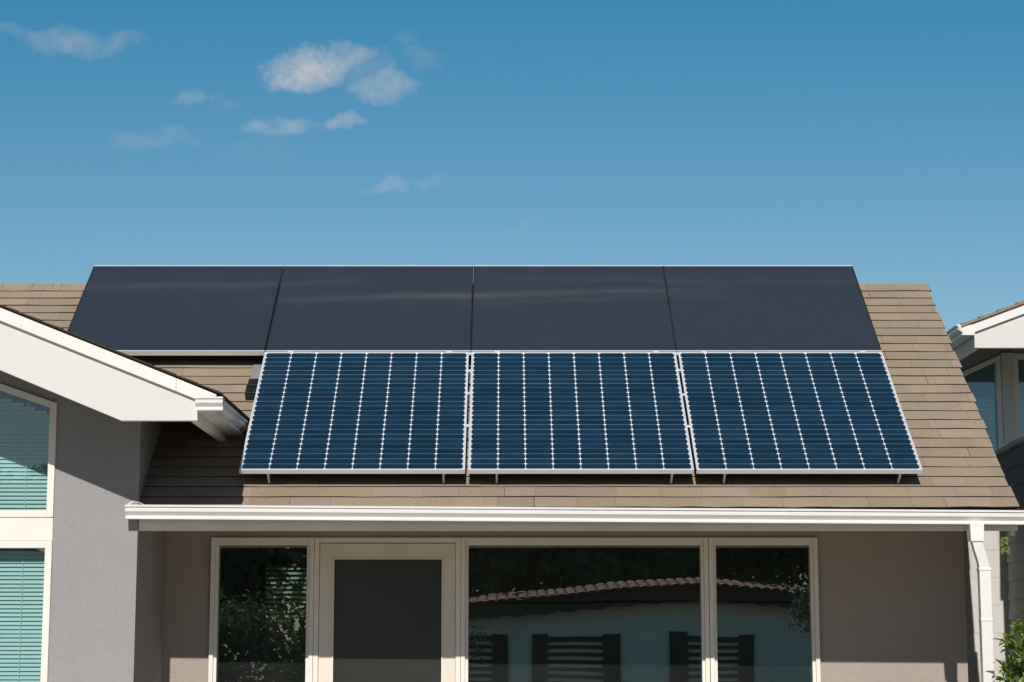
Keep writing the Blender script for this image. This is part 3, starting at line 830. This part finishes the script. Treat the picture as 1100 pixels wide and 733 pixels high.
# ------------------------------------------------------------------ plants
def leaf(mb, p, d, n, L, W, fold=.15, mi=0):
    d = d.normalized(); s_ = d.cross(n)
    if s_.length < 1e-4: s_ = d.orthogonal()
    s_.normalize(); n = s_.cross(d).normalized()
    b = len(mb.v)
    ps = [p, p + d*L*.32 + s_*W*.46 + n*W*fold, p + d*L*.68 + s_*W*.44 + n*W*fold - n*L*.05, p + d*L - n*L*.16,
          p + d*L*.68 - s_*W*.44 + n*W*fold - n*L*.05, p + d*L*.32 - s_*W*.46 + n*W*fold, p + d*L*.5 - n*L*.03]
    mb.v += [tuple(q) for q in ps]
    for f in ((0,1,6),(1,2,6),(2,3,6),(3,4,6),(4,5,6),(5,0,6)): mb.f.append(tuple(b+i for i in f)); mb.m.append(mi)
def rvec(r): 
    while True:
        v = Vector((r.uniform(-1,1), r.uniform(-1,1), r.uniform(-1,1)))
        if .05 < v.length < 1: return v.normalized()

def shrub(loc, H, rad, label, seed, lmat, nst=46, L=.062, group=None):
    r = random.Random(seed); root = empty('shrub', loc); tag(root, label, 'shrub', group)
    st = MB(); lf = MB()
    for i in range(nst):
        a = r.uniform(0, 2*math.pi); rr = rad*math.sqrt(r.random()); h = H*(r.uniform(.55, 1.0) if i % 3 else r.uniform(.25,.6))
        h *= 1 - .10*(rr/rad)**2
        base = Vector((.12*math.cos(a)*r.random(), .12*math.sin(a)*r.random(), 0)); tip = Vector((rr*math.cos(a), rr*math.sin(a), h))
        mid = base.lerp(tip, .5) + Vector((r.uniform(-.05,.05), r.uniform(-.05,.05), .08))
        st.tube([base, mid, tip], [.012, .008, .003], 5)
        for k in range(5):
            tt = r.uniform(.35, 1.0)
            c = (base.lerp(mid, tt*2) if tt < .5 else mid.lerp(tip, tt*2-1))
            if k == 0: c = tip
            tw = c + (rvec(r)*.10 + Vector((0,0,.04))) if k else c
            if k: st.tube([c, tw], [.004,.002], 4)
            ax = (tw - c).normalized() if k else Vector((0,0,1))
            for q in range(11):                      # whorl of leaves at the twig end
                dr = (ax*.5 + rvec(r)).normalized()
                leaf(lf, tw + ax*r.uniform(-.03,.01), dr, (ax+rvec(r)*.3), L*r.uniform(.7,1.25), L*.33*r.uniform(.8,1.2))
    st.build('stem', M['bark'], root, recalc=False); lf.build('foliage', lmat, root, recalc=False)
    return root
shrub((3.475, 12.62, 0), 1.74, .35, 'leafy green shrub beside the white downspout', 21, M['leaf_shrub'], nst=230, L=.082)

vn = empty('hanging_vine', (3.245, 13.0, 2.25)); tag(vn, 'small sprig of yellow-green leaves hanging below the roof corner', 'vine')
k = MB(); k.tube([(0,.01,0),(.004,0,-.03),(-.006,-.01,-.07),(.004,-.012,-.12)], [.003,.003,.0025,.0015], 5); k.build('stem', M['bark'], vn)
k = MB(); r = random.Random(3)
for z, sx in ((-.03,1),(-.045,-1),(-.06,1),(-.075,-1),(-.09,1),(-.10,-1),(-.12,1),(-.115,-1),(-.03,-1)):
    leaf(k, Vector((.0,-.008,z)), Vector((sx*r.uniform(.3,.9), -.5, r.uniform(-1.1,-.4))), Vector((0,-1,.4)), r.uniform(.045,.065), .024)
k.build('foliage', M['leaf_vine'], vn, recalc=False)

def tree(name, loc, H, crown, label, seed, nleaf=3200, L=.20, group='trees across the garden', cat='tree', tw=1.0):
    r = random.Random(seed); root = empty(name, loc); tag(root, label, cat, group)
    tk = MB(); tips = []
    h0 = H*.34
    tk.tube([(0,0,0),(r.uniform(-.1,.1),r.uniform(-.1,.1),h0*.6),(r.uniform(-.2,.2),0,h0)], [H*.035*tw,H*.026*tw,H*.022*tw], 9)
    for i in range(9):
        a = i*2.4 + r.uniform(-.3,.3); el = r.uniform(.25,1.2)
        ln = H*.5*r.uniform(.6,1.0)
        tip = Vector((math.cos(a)*math.cos(el)*crown*r.uniform(.5,.85), math.sin(a)*math.cos(el)*crown*r.uniform(.5,.85), h0 + math.sin(el)*ln))
        m1 = Vector((0,0,h0*.9)).lerp(tip, .5) + Vector((0,0,.15))
        tk.tube([(0,0,h0*.9), m1, tip], [H*.014*tw,H*.009*tw,H*.004*tw], 6); tips += [tip, m1]
        for q in range(3):
            t2 = tip + rvec(r)*crown*.38; tk.tube([m1.lerp(tip,.6), t2], [H*.005*tw,H*.002*tw], 5); tips.append(t2)
    lf = MB()
    for i in range(nleaf):
        c = tips[r.randrange(len(tips))] + rvec(r)*crown*.30*r.random()**.6
        leaf(lf, c, rvec(r), Vector((0,0,1))+rvec(r)*.5, L*r.uniform(.6,1.3), L*.5)
    tk.build('trunk', M['bark'], root, recalc=False); lf.build('crown', M['leaf_tree'], root, recalc=False)
    return root

# ------------------------------------------------------------------ across the garden (seen mirrored in the panes)
OY = -9.0
op = empty('garden_house', (3, OY-2, 0)); tag(op, 'white garden house with red tile roof and dark shutters, mirrored in the windows', 'house')
HO = Vector((3, OY-2, 0))
AX = 3.7
ez = lambda x: 2.72 - .052*abs(x-AX) - .006*(x-AX)**2
k = MB(); xs = [-1.5 + .5*i for i in range(27)]
k.prism([(-1.5,0),(11.5,0)] + [(x, ez(x)-.20) for x in reversed(xs)], OY-4, OY); part(k, 'wall', M['opp_wall'], op)
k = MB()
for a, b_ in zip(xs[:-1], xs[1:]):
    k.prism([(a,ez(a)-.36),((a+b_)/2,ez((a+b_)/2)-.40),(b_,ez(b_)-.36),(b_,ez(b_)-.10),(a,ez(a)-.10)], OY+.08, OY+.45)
part(k, 'eave_board', M['dark_wood'], op)  # dark scalloped strip painted in for the shaded soffit band
k = MB(); x = -1.7
while x < 11.7:
    for row in range(4):
        yy = OY + .62 - row*.36; h = row*.075
        pts = []; n = 6
        P0 = [Vector((x + .09*math.cos(math.pi*j/n), yy, ez(x) - .09 + h*.5 + .040*math.sin(math.pi*j/n))) for j in range(n+1)]
        P1 = [p + Vector((0,-.40,.03)) for p in P0]
        for j in range(n): k.quad([P0[j], P0[j+1], P1[j+1], P1[j]])
        k.quad(P0)
    x += .185
k.prism([(OY-3.9,2.55),(OY+.45,2.35),(OY+.45,2.30),(OY-3.9,2.3)], -1.4, 11.4, 'x')
part(k, 'roof', M['tile'], op, recalc=False)
for x0, x1 in ((.50,2.14),(3.02,4.62),(-1.15,.05)):
    k = MB(); k.box(x0, x0+.32, OY+.001, OY+.07, .35, 1.76); k.box(x1-.30, x1, OY+.001, OY+.07, .35, 1.74)
    k.box(x0+.321, x1-.301, OY+.001, OY+.06, 1.60, 1.70)
    z = .42
    while z < 1.56: k.box(x0+.321, x1-.301, OY+.012, OY+.05, z, z+.068); z += .132
    part(k, 'shutter', M['shutter'], op)

tl = ['broad dark tree behind the garden house, mirrored in the glass', 'tall dark tree across the garden, mirrored in the wide window', 'dense green tree across the garden, mirrored in the right window',
      'bushy tree across the garden, mirrored beside the door', 'low round tree across the garden, mirrored in the left pane', 'spreading tree at the far right of the mirrored garden', 'rounded tree at the far left of the mirrored garden']
for i, (x, y, h, cr) in enumerate(((1.0,-16.5,7.2,3.3),(5.0,-17.5,7.8,3.4),(8.8,-16.2,7.2,3.3),(-2.6,-16.0,6.8,3.1),(-6.6,-17.0,6.0,2.9),(12.5,-17.5,7.6,3.4),(-12.0,-22.0,6.0,2.6))):
    tree('tree', (x, y, 0), h, cr, tl[i], 30+i, nleaf=9000, L=.30)
tree('small_tree', (-.9, -7.2, 0), 3.0, .75, 'slender twiggy tree before the mirrored garden house', 61, nleaf=330, L=.085, group=None, tw=.4)
tree('small_tree', (5.15, -4.0, 0), 3.4, .75, 'leafy little tree mirrored at the edge of the right window', 62, nleaf=1500, L=.11, group=None, tw=.2)
tree('bush', (-3.4,-9.3,-1.0), 4.1, 1.8, 'broad bush left of the mirrored garden house', 71, nleaf=5000, L=.16, group=None, cat='bush', tw=.5)
tree('bush', (-6.2,-10.0,-1.0), 4.3, 1.9, 'tall bush mirrored at the left edge of the long window', 72, nleaf=5000, L=.16, group=None, cat='bush', tw=.5)
tree('tree', (-2.6,23.5,0), 4.2, 1.5, 'small tree behind the house, seen through the back window blind', 73, nleaf=420, L=.20, group=None)
sh = empty('shed', (-10.4,-13,0)); tag(sh, 'pale roofed shed mirrored in the upper wing window', 'shed'); HO = Vector((-10.4,-13,0))
k = MB(); k.box(-13.5,-7.6,-15,-12,0,2.6); part(k, 'wall', M['opp_wall'], sh)
k = MB(); k.prism([(-13.9,2.601),(-7.2,2.601),(-10.5,4.1)], -15.3, -11.7); part(k, 'roof', M['grey_roof'], sh)
